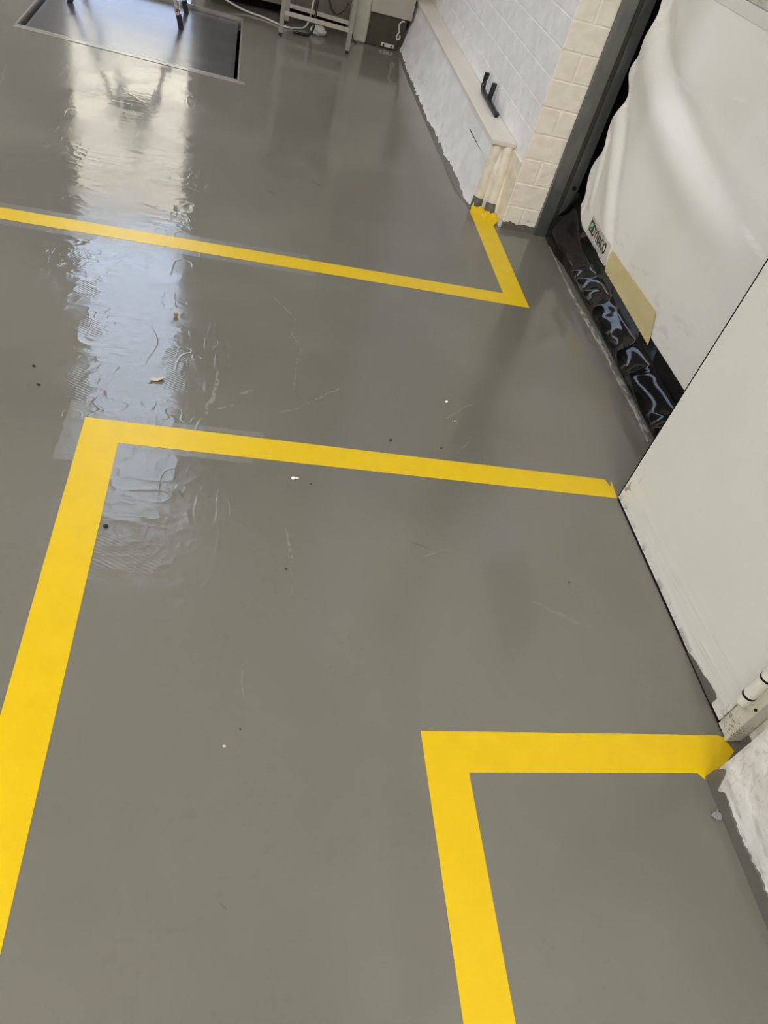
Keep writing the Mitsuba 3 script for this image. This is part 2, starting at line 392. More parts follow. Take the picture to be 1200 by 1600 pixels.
add('wall_left', box(-6.1, -6.0, -5.1, 7.4, 0, 7.2), 'grey_side_wall', kind='structure', label='grey left wall of the hall')
add('wall_front', box(-6.0, 2.2, -5.1, -5.0, 0, 7.2), 'plain_wall', kind='structure', label='plain wall behind the viewer')
add('ceiling', box(-6.1, 2.2, -5.1, 7.4, 7.0, 7.1), 'ceiling_paint', kind='structure', label='pale ceiling of the hall')
for i, (lx, ly) in enumerate([(-5.0, -3.2), (-5.0, -.6), (-5.0, 2.0), (-2.2, -3.4), (.4, -3.4), (-2.2, -1.2), (.4, -1.2)]):
    L = thing('ceiling_lamp', ['white ceiling batten by the left wall, nearest the front wall', 'white ceiling batten by the left wall, second from the front', 'white ceiling batten by the left wall, farthest back', 'white ceiling batten behind the viewer, front left', 'white ceiling batten behind the viewer, front right', 'white ceiling batten behind the viewer, rear left', 'white ceiling batten behind the viewer, rear right'][i], 'ceiling lamp', 'fluorescent battens on the ceiling')
    add(L + '__body', cat([box(lx - .16, lx + .16, ly - .75, ly + .75, 5.62, 5.70, .01), box(lx - .01, lx + .01, ly - .5, ly - .48, 5.69, 7.0), box(lx - .01, lx + .01, ly + .48, ly + .5, 5.69, 7.0)]), 'lamp_body')
    add(L + '__diffuser', emit_quad([(lx - .15, ly - .74, 5.617), (lx - .15, ly + .74, 5.617), (lx + .15, ly + .74, 5.617), (lx + .15, ly - .74, 5.617)], LAMP_SIDE if lx < -4 else LAMP_REAR), None)

# ------------------------------------------------------------------ right wall beyond the gate: painted brickwork over a plastered plinth
WR, YR = 1.358, 3.72          # face of the white brickwork, face of the gate reveal
wr = thing('wall_right', 'white painted brick wall with cream reveal beside the gate', kind='structure')
add(wr + '__core', cat([box(WR + .0012, 1.60, YR + .004, WB, 0, 7.0), box(WR + .004, 2.1, .80, YR + .01, 3.4, 7.0), box(1.60, 2.1, YR + .10, WB, 0, 7.0)]), 'white_brick_paint')


def brick(L, H, D, c=.0028):
    """Brick lying along y, its front face towards -x at x = 0."""
    pts = []
    for x, i in ((0, c), (c, 0), (D, 0)):
        for y, s in ((0, 1), (L, -1)):
            for z, q in ((0, 1), (H, -1)):
                pts.append((x, y + s * i, z + q * i))
    return hull(pts)


J, CH = .006, .1195
variants = {}


def wall_brick(holder, name, L, x, y, z, facing, mat, dep):
    L = round(L, 3)
    key = (L, mat)
    if key not in variants:
        variants[key] = mikit.ply(brick(L, CH - J, .02), mat)
    t = T().translate((x + dep, y, z)) if facing == 'x' else T().translate((x, y + dep, z)) @ T().rotate((0, 0, 1), -90) @ T().scale((-1, 1, 1))
    add(f'{holder}__{name}', {**variants[key], 'to_world': t}, None)


row = 0
z = 0.36
while z < 1.9:
    y = YR + .001
    first = True
    while y < WB - .02:
        L = .242
        if first and row % 2:
            L = .117
        first = False
        L = min(L, WB - y - .004)
        if L > .03:
            wall_brick(wr, 'brick', L, WR - .0012 * random.random(), y, z + J / 2, 'x', 'white_brick_paint', 0)
        y += L + J
    z += CH
    row += 1
# cream reveal: whole and split courses by turns
z, row = 0.001, 0
while z < 1.9:
    spans = [(1.360, 1.542)] if row % 2 == 1 else [(1.360, 1.452), (1.460, 1.542)]
    for a, b in spans:
        L = round(b - a, 3)
        key = (L, 'cream_brick_paint')
        if key not in variants:
            m = brick(L, CH - J, .02)
            v = np.array(m.vertices)
            m = trimesh.Trimesh(np.stack([v[:, 1], v[:, 0], v[:, 2]], 1), np.array(m.faces)[:, ::-1], process=False)
            variants[key] = mikit.ply(m, 'cream_brick_paint')
        add(wr + '__reveal_brick', {**variants[key], 'to_world': T().translate((a, YR - .0005 - .002 * random.random(), z + J / 2))}, None)
    z += CH
    row += 1
add(wr + '__mortar', box(1.358, 1.543, YR + .0015, YR + .02, 0, 3.4), 'cream_brick_paint')
yy = np.linspace(1.36, 1.543, 40)
P = np.zeros((40, 2, 3))
P[:, 0] = np.stack([yy, np.full(40, YR - .006), np.full(40, 0.0)], 1)
P[:, 1] = np.stack([yy, np.full(40, YR - .006), .035 + .03 * (nz(yy * 60, seed=3) - .5)], 1)
add(wr + '__base_paint', grid_solid(P, (0, .006, 0)), 'base_grey_paint', label='patchy grey paint at the foot of the reveal')

# plinth along the wall
BASE = np.array([(3.90, 1.222), (3.99, 1.199), (4.17, 1.182), (4.515, 1.169), (4.9, 1.157), (5.3, 1.149), (5.75, 1.141), (6.3, 1.138), (7.2, 1.136)])


def plinth_x(y, z):
    b = np.interp(y, BASE[:, 0], BASE[:, 1])
    t = np.clip(np.asarray(z) / .345, 0, 1)
    lip = np.where(np.asarray(z) > .255, -.004, 0)
    return b + (1.238 - b) * t ** .55 + lip + .004 * (nz(y * 4, z * 6, seed=1) - .5)


pl = thing('wall_plinth', 'white plastered plinth along the foot of the brick wall', kind='structure')
ys = np.linspace(3.905, WB - .001, 150)
zs = np.r_[np.linspace(0, .25, 14), .2545, .2555, .30, .339]
Y, Z = np.meshgrid(ys, zs, indexing='ij')
P = np.stack([plinth_x(Y, Z), Y, Z], -1)
front = grid_solid(P, (.11, 0, 0))
add(pl + '__body', front, 'white_plaster', smooth=35)
add(pl + '__cap_board', box(1.222, 1.3575, 3.882, WB - .002, .340, .364, .003), 'ledge_board', label='beige cap board')
yy = np.linspace(3.91, WB - .01, 420)
top = .012 + .030 * np.clip(nz(yy * 9, seed=11) - .35, 0, 1) + .016 * (nz(yy * 34, seed=12, o=3) - .4) + .006 * np.clip((5.2 - yy) / 1.3, -.3, 1)
top = np.maximum(top * np.clip((yy - 3.86) / .25, .35, 1), .004)
P = np.zeros((len(yy), 2, 3))
P[:, 0] = np.stack([plinth_x(yy, 0 * yy) - .0035, yy, 0 * yy + .0005], 1)
P[:, 1] = np.stack([plinth_x(yy, top) - .0030, yy, top], 1)
add(pl + '__base_paint', grid_solid(P, (.003, 0, 0)), 'base_grey_paint', label='jagged grey floor paint brushed up the foot')

# the crack under the cap board's far corner
add(pl + '__crack', tube([(plinth_x(y, .2535) - .0003, y, .2535 + .004 * math.sin(y * 7)) for y in np.linspace(4.02, 4.36, 12)], .0022, 6), 'dark_gap')
# end of the plinth: two painted conduits and the filler behind
add(pl + '__end_filler', hull([(1.235, 3.92, 0), (1.355, 3.80, 0), (1.355, 3.95, 0), (1.235, 3.95, 0), (1.240, 3.92, .335), (1.355, 3.90, .335), (1.355, 3.95, .335), (1.24, 3.95, .335)]), 'cream_gloss')
add(pl + '__end_filler', box(1.347, 1.3595, YR + .002, 3.92, 0, .337, .002), 'cream_gloss')
for i, (bx, by, tx, ty) in enumerate([(1.252, 3.898, 1.266, 3.915), (1.315, 3.836, 1.325, 3.905)]):
    cd = thing('conduit_pipe', ['cream painted pipe stub at the plinth end, nearer the white plinth face', 'cream painted pipe stub at the plinth end, nearer the grey door post'][i], 'pipe')
    B, U = np.array([bx, by, 0.]), np.array([tx, ty, .338])
    add(cd + '__tube', tube([B + (U - B) * t for t in (0.02, .4, .8, .97, 1)], [.029, .0285, .028, .027, .022], 20), 'cream_gloss', smooth=40)
    add(cd + '__foot', tube([B + (U - B) * t for t in (0, .10, .175, .20)], [.032, .0315, .030, .0292], 20), 'base_grey_paint', smooth=40, label='grey painted foot')

# F-shaped black tool on the cap board
tl = thing('hook_tool', 'black F-shaped bar tool lying on the beige cap board', 'tool')
zt = .364 + .0145
add(tl + '__shaft', tube([(1.318, 4.245, zt), (1.319, 4.25, zt), (1.322, 4.62, zt), (1.324, 4.672, zt + .006), (1.326, 4.690, zt + .022), (1.328, 4.693, zt + .062), (1.330, 4.694, zt + .085), (1.330, 4.694, zt + .087)],
                         [.010, .0145, .0145, .0145, .0145, .0145, .0145, .011], 14), 'tool_black', smooth=40)
add(tl + '__prong', tube([(1.321, 4.478, zt), (1.325, 4.483, zt + .05), (1.330, 4.490, zt + .088), (1.330, 4.490, zt + .090)], [.0135, .0145, .0145, .011], 14), 'tool_black', smooth=40)

# ------------------------------------------------------------------ roll-up gate: guide post, seal, curtain, bottom bag, sticker, patch
g = thing('roll_up_door', 'off-white vinyl roll-up door curtain with black bottom bag between the brick reveal and the white steel door', 'door')
YP = 3.70
post = [box(1.543, 1.548, YP, YP + .09, 0, 3.4, .001), box(1.543, 1.612, YP, YP + .006, 0, 3.4, .002), box(1.607, 1.613, YP, YP + .035, 0, 3.4, .001),
        box(1.641, 1.647, YP + .008, YP + .04, 0, 3.4, .001), box(1.641, 1.690, YP + .008, YP + .014, 0, 3.4, .002), box(1.684, 1.690, YP + .008, YP + .08, 0, 3.4, .001)]
add(g + '__guide_post', cat(post), 'galvanised', label='grey galvanised steel guide post')
add(g + '__guide_post__channel', box(1.610, 1.645, YP + .026, YP + .034, 0, 3.4), 'galvanised_dark', label='darker channel in the guide post')
for k in range(5):
    z0 = .02 + .047 * k
    add(g + '__guide_post__link', box(1.617, 1.636, YP + .016, YP + .028, z0, z0 + .040, .003), 'galvanised_dark')
bolt = trimesh.creation.cylinder(radius=.011, height=.006, sections=16)
bolt.apply_transform(trimesh.transformations.rotation_matrix(math.pi / 2, (1, 0, 0)))
bolt.apply_translation((1.664, YP + .006, .272))
add(g + '__guide_post__bolt', bolt, 'dark_gap', label='dark bolt hole')
add(g + '__side_seal', cat([box(1.725, 1.75, 3.25, YP + .05, 0.02, 3.4), box(1.66, 1.75, YP + .03, YP + .09, 0, 3.4)]), 'black_rubber', label='black rubber side seal')

XC = 1.68
EDGE = np.array([(.10, 3.62), (.187, 3.613), (.292, 3.583), (.341, 3.615), (.406, 3.636), (.47, 3.608), (.532, 3.58), (.562, 3.60), (.628, 3.617), (.68, 3.59), (.728, 3.571), (.777, 3.588), (.839, 3.645), (.899, 3.617), (.965, 3.606),
                 (1.03, 3.593), (1.12, 3.615), (1.3, 3.58), (1.5, 3.62), (1.8, 3.58), (2.2, 3.61), (3.3, 3.6)])


from scipy.interpolate import CubicSpline, PchipInterpolator
EDGE_OF = CubicSpline(EDGE[:, 0], EDGE[:, 1])


def crease(y, z, pts, w, a, skew=.35):
    """A soft fold along a line through pts (y, z): a valley with a rounded ridge on its upper right side."""
    p = np.asarray(pts, float)
    best, side = np.full(y.shape, 9.0), np.zeros(y.shape)
    s_at = np.zeros(y.shape)
    L = 0.0
    tot = np.linalg.norm(np.diff(p, axis=0), axis=1).sum()
    for q, r in zip(p[:-1], p[1:]):
        d = r - q
        l = np.linalg.norm(d)
        t = np.clip(((y - q[0]) * d[0] + (z - q[1]) * d[1]) / l ** 2, 0, 1)
        dy, dz = y - q[0] - t * d[0], z - q[1] - t * d[1]
        dist = np.hypot(dy, dz)
        sd = np.sign(d[0] * dz - d[1] * dy)
        m = dist < best
        best = np.where(m, dist, best); side = np.where(m, sd, side); s_at = np.where(m, (L + t * l) / tot, s_at)
        L += l
    u = best * side / w
    fade = np.sin(np.pi * np.clip(s_at * .9 + .06, 0, 1)) ** .6
    return a * fade * (np.exp(-u * u) - 1.1 * np.exp(-((u - 2.0) / 1.7) ** 2))


def curtain_x(y, z):
    x = np.zeros(np.shape(y))
    x = x + crease(y, z, [(3.60, 1.45), (3.56, 1.10), (3.42, .98), (3.18, .89), (2.80, .81), (2.3, .74)], .050, .022)
    x = x + crease(y, z, [(3.58, .80), (3.53, .70), (3.42, .60), (3.33, .50), (3.22, .38), (3.1, .28)], .030, .014)
    x = x + crease(y, z, [(3.59, .62), (3.55, .52), (3.50, .40), (3.46, .30)], .012, .006)
    x = x + crease(y, z, [(3.55, .34), (3.53, .26), (3.52, .18)], .010, .0035)
    x = x + crease(y, z, [(3.0, .92), (2.6, .90), (2.2, .94), (1.8, .9)], .09, .008)
    x = x + crease(y, z, [(2.6, 1.02), (2.35, 1.05), (2.0, 1.0)], .05, .004)
    x = x - .030 * np.exp(-((y - 2.6) / .7) ** 2 - ((z - .55) / .45) ** 2) + .012 * (nz(y * 2.2, z * 2.2, seed=6) - .5)
    # flutes that hang from the wavy edge
    ed = EDGE_OF(z)
    x = x + .004 * np.sin((z * .6 + y) * 60) * np.exp(-np.clip(ed - y - .04, 0, 9) / .05) * np.clip((ed - y) / .05, 0, 1)
    fold = np.exp(-np.clip(z - .17, 0, 9) / .06)
    return XC + x * (1 - .7 * fold)


zs = np.r_[np.linspace(.165, 1.208, 150)]
P = np.zeros((len(zs), 200, 3))
for i, zz in enumerate(zs):
    e = float(EDGE_OF(zz))
    yv = e - (e - .95) * np.linspace(0, 1, 200) ** 1.35
    P[i] = np.stack([curtain_x(yv, np.full(200, zz)), yv, np.full(200, zz)], 1)
add(g + '__curtain', grid_solid(P, (.0025, 0, 0)), 'curtain_vinyl', smooth=True)


def sheet(z0, z1, off, n=10, y0=.95):
    zs = np.linspace(z0, z1, n)
    Q = np.zeros((n, 120, 3))
    for i, zz in enumerate(zs):
        e = float(EDGE_OF(zz))
        yv = e - (e - y0) * np.linspace(0, 1, 120) ** 1.3
        Q[i] = np.stack([curtain_x(yv, np.full(120, zz)) + off, yv, np.full(120, zz)], 1)
    return Q


add(g + '__hem_band', grid_solid(sheet(1.206, 1.249, -.003), (.005, 0, 0)), 'hem_vinyl', smooth=40, label='grey-beige band under the vision panel')
Q = sheet(1.247, 1.75, .001, 40)
Q[..., 0] += .006 * (nz(Q[..., 1] * 14, Q[..., 2] * 14, seed=8) - .5) + .003 * nz(Q[..., 1] * 40, Q[..., 2] * 30, seed=9)
add(g + '__vision_panel', grid_solid(Q, (.002, 0, 0)), 'film', smooth=True, label='dark glossy see-through vision panel')
add(g + '__upper_curtain', grid_solid(sheet(1.745, 3.38, -.001, 60), (.003, 0, 0)), 'curtain_vinyl', smooth=True)

# black bottom bag: crumpled vinyl
ny, nv = 420, 46
yb = np.linspace(1.10, 3.68, ny)
v = np.linspace(0, 1, nv)
Yb, V = np.meshgrid(yb, v, indexing='ij')
zt_ = .180 + .004 * (nz(yb * 5, seed=3) - .5)
zt_ = zt_ + .090 * np.clip((yb - 3.46) / .16, 0, 1) ** 1.6
zb = V * zt_[:, None]
xb0 = np.interp(yb, [1.1, 2.1, 2.5, 2.85, 3.2, 3.4, 3.5, 3.62, 3.68], [1.615, 1.617, 1.626, 1.635, 1.634, 1.630, 1.612, 1.606, 1.612])[:, None]
pil = np.clip((Yb - 3.36) / .2, 0, 1)
sl = np.clip((V - .30 + .12 * pil) / (.34 + .45 * pil), 0, 1)
prof = xb0 + (XC - .006 - xb0) * sl * sl * (3 - 2 * sl) - .010 * np.sin(np.pi * np.clip(V / .6, 0, 1))
amp = np.sin(np.pi * np.clip(V / .68, 0, 1)) ** .8 * np.clip((3.45 - Yb) / .35, .12, 1) + .08 * np.clip((V - .5) * 4, 0, 1)
wy_, wz_ = Yb + .05 * nz(Yb * 5, zb * 8, seed=21), zb + .03 * nz(Yb * 6, zb * 9, seed=22)
rid = 1 - np.abs(2 * nz(wy_ * 6, wz_ * 9, 0, 1, seed=23) - 1)
rid2 = 1 - np.abs(2 * nz(wy_ * 11 + zb * 12, wz_ * 13, 0, 1, seed=24) - 1)
disp = (.022 * (rid ** 2.2 - .35) + .009 * (rid2 ** 1.6 - .35)) * amp
P = np.stack([prof - disp, Yb, zb], -1)
add(g + '__bottom_bag', grid_solid(P, (.003, 0, 0)), 'black_vinyl', smooth=True, label='crumpled glossy black bottom bag')

# sticker with its print, following the curtain


def on_curtain(mesh, y0, z0, off, slope=0.0):
    """A mesh in its xy plane -> wrapped on the curtain, reading towards the viewer (-y)."""
    vv = np.array(mesh.vertices)
    yv, zv = y0 - vv[:, 0], z0 + vv[:, 1] + slope * vv[:, 0]
    x = curtain_x(yv, zv) - off - vv[:, 2]
    f = np.array(mesh.faces)
    m = trimesh.Trimesh(np.stack([x, yv, zv], 1), f, process=False)
    return m


def plate(w, h, t, nx, nyy, corners=None):
    u, v = np.meshgrid(np.linspace(0, 1, nx), np.linspace(0, 1, nyy), indexing='ij')
    Q = np.stack([u * w, v * h, 0 * u + t], -1)
    if corners is not None:
        c = np.asarray(corners, float)
        Q[..., :2] = ((1 - u) * (1 - v))[..., None] * c[0] + (u * (1 - v))[..., None] * c[1] + (u * v)[..., None] * c[2] + ((1 - u) * v)[..., None] * c[3]
    return grid_solid(Q, (0, 0, -t))


# corners in (3.40 - y, z)
st = g + '__sticker'
add(st, on_curtain(plate(1, 1, .0010, 26, 8, [(-.006, .168), (.318, .168), (.304, .268), (.006, .272)]), 3.40, 0, .0012), 'sticker_white', smooth=30, label='white maker sticker with a green square and black lettering')
word = meshkit.text_mesh('DYNACO', .044, .0008, bold=True)
b = word.bounds
word.apply_transform(trimesh.transformations.scale_matrix(1))
wv = np.array(word.vertices); wv[:, 0] = (wv[:, 0] - b[0, 0]) / (b[1, 0] - b[0, 0]) * .212; wv[:, 1] = (wv[:, 1] - b[0, 1]) / (b[1, 1] - b[0, 1]) * .052
word = trimesh.Trimesh(wv, word.faces, process=False)
add(st + '__lettering', on_curtain(word, 3.337, .202, .0024), 'print_black', label='black lettering')
add(st + '__green_square', on_curtain(plate(.050, .052, .0006, 6, 6), 3.389, .205, .0022), 'print_green', label='green square emblem')
leafp = Polygon([(.010, .010), (.026, .008), (.040, .018), (.042, .042), (.024, .044), (.010, .034)])
em = extrude(leafp, 0, .0005)
add(st + '__emblem', on_curtain(em, 3.389, .205, .0029), 'print_pale_green', label='pale green mark')
add(st + '__emblem', on_curtain(extrude(LineString([(.012, .012), (.022, .022), (.030, .020), (.041, .030)]).buffer(.0022), 0, .0005), 3.389, .205, .0034), 'print_green')
add(st + '__small_print', on_curtain(cat([extrude(shapely.box(.105, .186, .175, .190), 0, .0004), extrude(shapely.box(.115, .177, .20, .1805), 0, .0004)]), 3.40, 0, .0024), 'print_grey', label='faded line of small print')
# repair patch
add(g + '__repair_patch', on_curtain(plate(1, 1, .0014, 40, 12, [(.0, .164), (.596, .152), (.552, .277), (-.002, .262)]), 3.058, 0, .0050), 'repair_yellow', smooth=30, label='dull yellow tape patch over the bag seam')

# ------------------------------------------------------------------ white steel door leaf, open against the gate, with hinge and frame
XL = 1.334
d = thing('door_1', 'white steel door leaf standing open in front of the roll-up curtain', kind='structure')
add(d + '__leaf', box(XL, XL + .052, .858, 1.683, .006, 2.35, .002), 'door_leaf_paint')
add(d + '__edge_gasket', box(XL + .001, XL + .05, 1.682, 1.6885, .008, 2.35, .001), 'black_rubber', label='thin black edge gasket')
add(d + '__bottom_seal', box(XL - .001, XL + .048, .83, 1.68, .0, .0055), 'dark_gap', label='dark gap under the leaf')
yy = np.linspace(.905, 1.065, 50)
tp = np.interp(yy, [.905, .92, .95, .98, 1.03, 1.065], [.030, .033, .030, .022, .016, .004]) + .004 * (nz(yy * 90, seed=2) - .5)
P = np.zeros((50, 2, 3)); P[:, 0] = np.stack([0 * yy + XL - .0016, yy, 0 * yy + .006], 1); P[:, 1] = np.stack([0 * yy + XL - .0016, yy, tp + .006], 1)
add(d + '__paint_smear', grid_solid(P, (.0018, 0, 0)), 'base_grey_paint', label='smear of grey floor paint on the foot of the leaf')
add(d + '__frame', cat([box(XL - .003, XL + .07, .802, .852, .004, 2.40, .002), box(XL - .008, XL + .02, .800, .812, .004, 2.40, .002)]), 'frame_paint', label='cream steel door frame')
HX, HY, HR = XL - .022, .838, .0165


def knuckle(z0, z1, dome=0):
    pts, rr = [], []
    if dome:
        for t in np.linspace(0, 1, 6)[:-1]:
            pts.append((HX, HY, z0 - .010 * (1 - t))); rr.append(HR * math.sqrt(max(1 - (1 - t) ** 2, .02)))
    pts += [(HX, HY, z0), (HX, HY, (z0 + z1) / 2), (HX, HY, z1)]
    rr += [HR] * 3
    return tube(pts, rr, 22)


hg = d + '__hinge'
add(hg, cat([box(XL - .010, XL + .002, .822, .850, .125, .32, .001)]), 'frame_paint', label='white barrel hinge')
for k, (a, bb) in enumerate([(.136, .163), (.169, .238), (.244, .32)]):
    add(hg + '__knuckle', knuckle(a, bb, k == 0), 'door_leaf_paint', smooth=40)
for zz in (.163, .238):
    add(hg + '__ring', tube([(HX, HY, zz), (HX, HY, zz + .006)], HR + .0008, 22), 'black_rubber', smooth=40, label='black ring')
add(d + '__screw', trimesh.creation.icosphere(2, .004).apply_translation((XL - .010, .806, .150)), 'dark_gap')

# ------------------------------------------------------------------ near wall on the right
XN, YN = 1.235, .709
nw = thing('wall_near', 'whitewashed rough wall at the right edge of the floor', kind='structure')
ys = np.linspace(-.6, YN, 110); zs = np.linspace(0, 1.3, 90)
Y, Z = np.meshgrid(ys, zs, indexing='ij')
edge = np.clip((YN - Y) / .012, 0, 1)
P = np.stack([XN + .008 * (1 - edge) + .005 * (nz(Y * 14, Z * 14, seed=4) - .5), Y, Z], -1)
add(nw + '__plaster', grid_solid(P, (.06, 0, 0)), 'near_wall_paint', smooth=40)
add(nw + '__core', cat([box(XN + .03, 2.1, -5.0, YN - .001, 0, 7.0), box(XN, XN + .06, -5.0, -.6, 0, 7.0), box(XN, XN + .06, -.6, YN, 1.3, 7.0)]), 'white_plaster')
add(nw + '__jamb', box(1.375, 2.1, YN - .002, .80, 0, 7.0), 'near_wall_paint')
yy = np.linspace(-.5, YN - .002, 260)
top = .034 + .022 * (nz(yy * 22, seed=31) - .5) + .020 * (nz(yy * 80, seed=32, o=2) - .5) + .03 * np.exp(-((yy - .69) / .014) ** 2) - .022 * np.exp(-((yy - .665) / .008) ** 2)
P = np.zeros((260, 2, 3)); P[:, 0] = np.stack([0 * yy + XN - .006, yy, 0 * yy + .0005], 1); P[:, 1] = np.stack([0 * yy + XN - .0045, yy, np.maximum(top, .006)], 1)
add(nw + '__base_paint', grid_solid(P, (.005, 0, 0)), 'base_grey_paint', label='grey paint band with a ragged upper edge')
add(nw + '__jamb_paint', box(1.371, 1.3755, YN, .799, 0, .040), 'base_grey_paint')
# crumpled clear scrap of film at the wall foot
u, vv = np.meshgrid(np.linspace(0, 1, 14), np.linspace(0, 1, 10), indexing='ij')
P = np.stack([1.207 + .018 * u + .006 * np.sin(vv * 7), .600 + .016 * vv + .009 * u + .004 * np.sin(u * 8), .0015 + .003 * u * nz(u * 5, vv * 5, seed=41) + .005 * nz(u * 9, vv * 9, seed=42)], -1)
add('film_scrap', grid_solid(P, (0, 0, -.001)), 'clear_scrap', smooth=True, label='small crumpled glossy scrap of clear film at the foot of the whitewashed wall', cat='film scrap')
scene['clear_scrap'] = two(pr((.24, .24, .235), .05, spec=1.0))

# ------------------------------------------------------------------ yellow floor tapes
TH = .0009


def tape_piece(key, poly, z1=TH, label=None):
    add(key, extrude(poly, 0.0001, z1), 'tape_yellow', label=label)


ta = thing('floor_tape', 'yellow floor tape farthest back, ending in a short arm at the plinth pipes', 'floor tape')
tape_piece(ta + '__strip', [(-1.9, 2.905), (1.319, 2.897), (1.322, 3.745), (1.30, 3.775), (1.25, 3.835), (1.214, 3.872), (1.2125, 2.9945), (-1.9, 2.993)])
n1, n2 = 40, 14
u, vv = np.meshgrid(np.linspace(0, 1, n1), np.linspace(0, 1, n2), indexing='ij')
A0, A1 = np.array([1.222, 3.868]), np.array([1.350, 3.756])
nrm = np.array([-(A1 - A0)[1], (A1 - A0)[0]]); nrm = -nrm / np.linalg.norm(nrm)
wave = .010 * np.sin(u * math.pi * 2 * 2 + .4)
off = (.050 * (1 - vv) - .012 * vv + wave * vv)
bx = A0[0] + (A1 - A0)[0] * u + nrm[0] * -off * -1
by = A0[1] + (A1 - A0)[1] * u + nrm[1] * -off * -1
bx, by = A0[0] + (A1 - A0)[0] * u - abs(nrm[0]) * off, A0[1] + (A1 - A0)[1] * u - abs(nrm[1]) * off
bx = np.maximum(bx, 1.2135 + .004 * nz(u * 20, seed=53))
zz = .0012 + .030 * vv ** 2.2 * (0.55 + .9 * nz(u * 22, 0 * u, seed=51)) + .006 * nz(u * 16, vv * 8, seed=52) * vv
add(ta + '__crumpled_end', grid_solid(np.stack([bx, by, zz], -1), (0, 0, -.0012)), 'tape_yellow', smooth=True, label='crumpled torn tape end stuck to the pipes')
tb = thing('floor_tape', 'yellow floor tape with a corner in the middle left, reaching the white door leaf', 'floor tape')
tape_piece(tb, [(-0.373, 1.790), (1.318, 1.773), (1.327, 1.740), (1.334, 1.748), (1.337, 1.768), (1.340, 1.760), (1.336, 1.712), (1.333, 1.683), (-0.267, 1.692), (-0.266, .10), (-0.369, .10)])
tc = thing('floor_tape', 'yellow floor tape nearest, its corner beside the whitewashed wall', 'floor tape')
tape_piece(tc, [(.522, .811), (1.315, .819), (1.330, .814), (1.345, .776), (1.30, .74), (1.236, .712), (1.226, .700), (1.212, .717), (.622, .712), (.6240, -.15), (.5255, -.15)])

# ------------------------------------------------------------------ floor scale in its pit
fs = thing('floor_scale', 'dull steel floor plate sunk into a framed recess in front of the ladder', 'floor scale')


def inset(poly, t):
    return np.array(Polygon(poly).buffer(-t, join_style=2).exterior.coords)[:-1]


inner = inset(PIT, .028)
u, vv = np.meshgrid(np.linspace(0, 1, 40), np.linspace(0, 1, 40), indexing='ij')
Q = (1 - u)[..., None] * ((1 - vv)[..., None] * inner[0] + vv[..., None] * inner[1]) + u[..., None] * ((1 - vv)[..., None] * inner[3] + vv[..., None] * inner[2])
sag = -.024 - .006 * np.sin(np.pi * np.clip(u, 0, 1)) * np.sin(np.pi * np.clip(vv, 0, 1)) ** .5
add(fs + '__plate', grid_solid(np.concatenate([Q, sag[..., None]], -1), (0, 0, -.006)), 'steel_plate', smooth=True, label='dull steel plate, slightly dished')
for i in range(4):
    a, b = PIT[i], PIT[(i + 1) % 4]
    m = (a + b) / 2
    c = PIT.mean(0)
    t = (b - a) / np.linalg.norm(b - a)
    n_ = np.array([-t[1], t[0]])
    if n_ @ (c - m) < 0: n_ = -n_
    add(fs + '__frame_bar', extrude([a - n_ * .006, b - n_ * .006, b + n_ * .006 - t * .006, a + n_ * .006 + t * .006], -.085, .0035), 'frame_steel')
tdir = (PIT[1] - PIT[0]) / np.linalg.norm(PIT[1] - PIT[0])
nout = np.array([tdir[1], -tdir[0]])
add(fs + '__front_lip', extrude([PIT[0] + nout * .006, PIT[1] + nout * .006 + tdir * .04, PIT[1] + nout * .055 + tdir * .05, PIT[0] + nout * .055], .0001, .0025), 'lip_paint', label='pale grey troweled lip')

# ------------------------------------------------------------------ step ladder standing on the plate
ld = thing('step_ladder', 'aluminium step ladder standing on the steel floor plate', 'ladder')
zp = -.030
apex = (-.785, .88)
for yk, nm in ((6.10, 0), (6.52, 1)):
    for fx, ax in ((-.488, apex[0] + .025), (-1.20, apex[0] - .025)):
        add(ld + '__stile', bar((fx, yk, zp + .02), (ax, yk, apex[1]), .026, .036, .003, up=(0, 1, 0)), 'aluminium')
        dx = (ax - fx) / apex[1]
        add(ld + '__foot', bar((fx - dx * .02, yk, zp), (fx + dx * .05, yk, .055), .032, .042, .004, up=(0, 1, 0)), 'cable_black', label='black rubber foot')
rv = trimesh.creation.cylinder(radius=.010, height=.006, sections=14)
rv.apply_transform(trimesh.transformations.rotation_matrix(math.pi / 2, (1, 0, 0)))
rv.apply_translation((-.511, 6.082, .080))
add(ld + '__rivet', rv, 'rivet_red', label='red rivet')
add(ld + '__brace', bar((-.500, 6.125, .07), (-.535, 6.50, .35), .012, .02, .002), 'aluminium')
for k, zr in enumerate((.30, .60)):
    for s in (1, -1):
        fx = -.488 if s > 0 else -1.20
        ax = apex[0] + .025 * s
        x = fx + (ax - fx) * zr / apex[1]
        add(ld + '__tread', box(x - .035, x + .035, 6.10, 6.52, zr, zr + .03, .003), 'aluminium')
add(ld + '__platform', box(apex[0] - .12, apex[0] + .10, 6.09, 6.53, .672, .690, .003), 'cable_black', label='dark ribbed platform')
add(ld + '__cap', box(apex[0] - .05, apex[0] + .05, 6.08, 6.54, .87, .90, .005), 'aluminium')

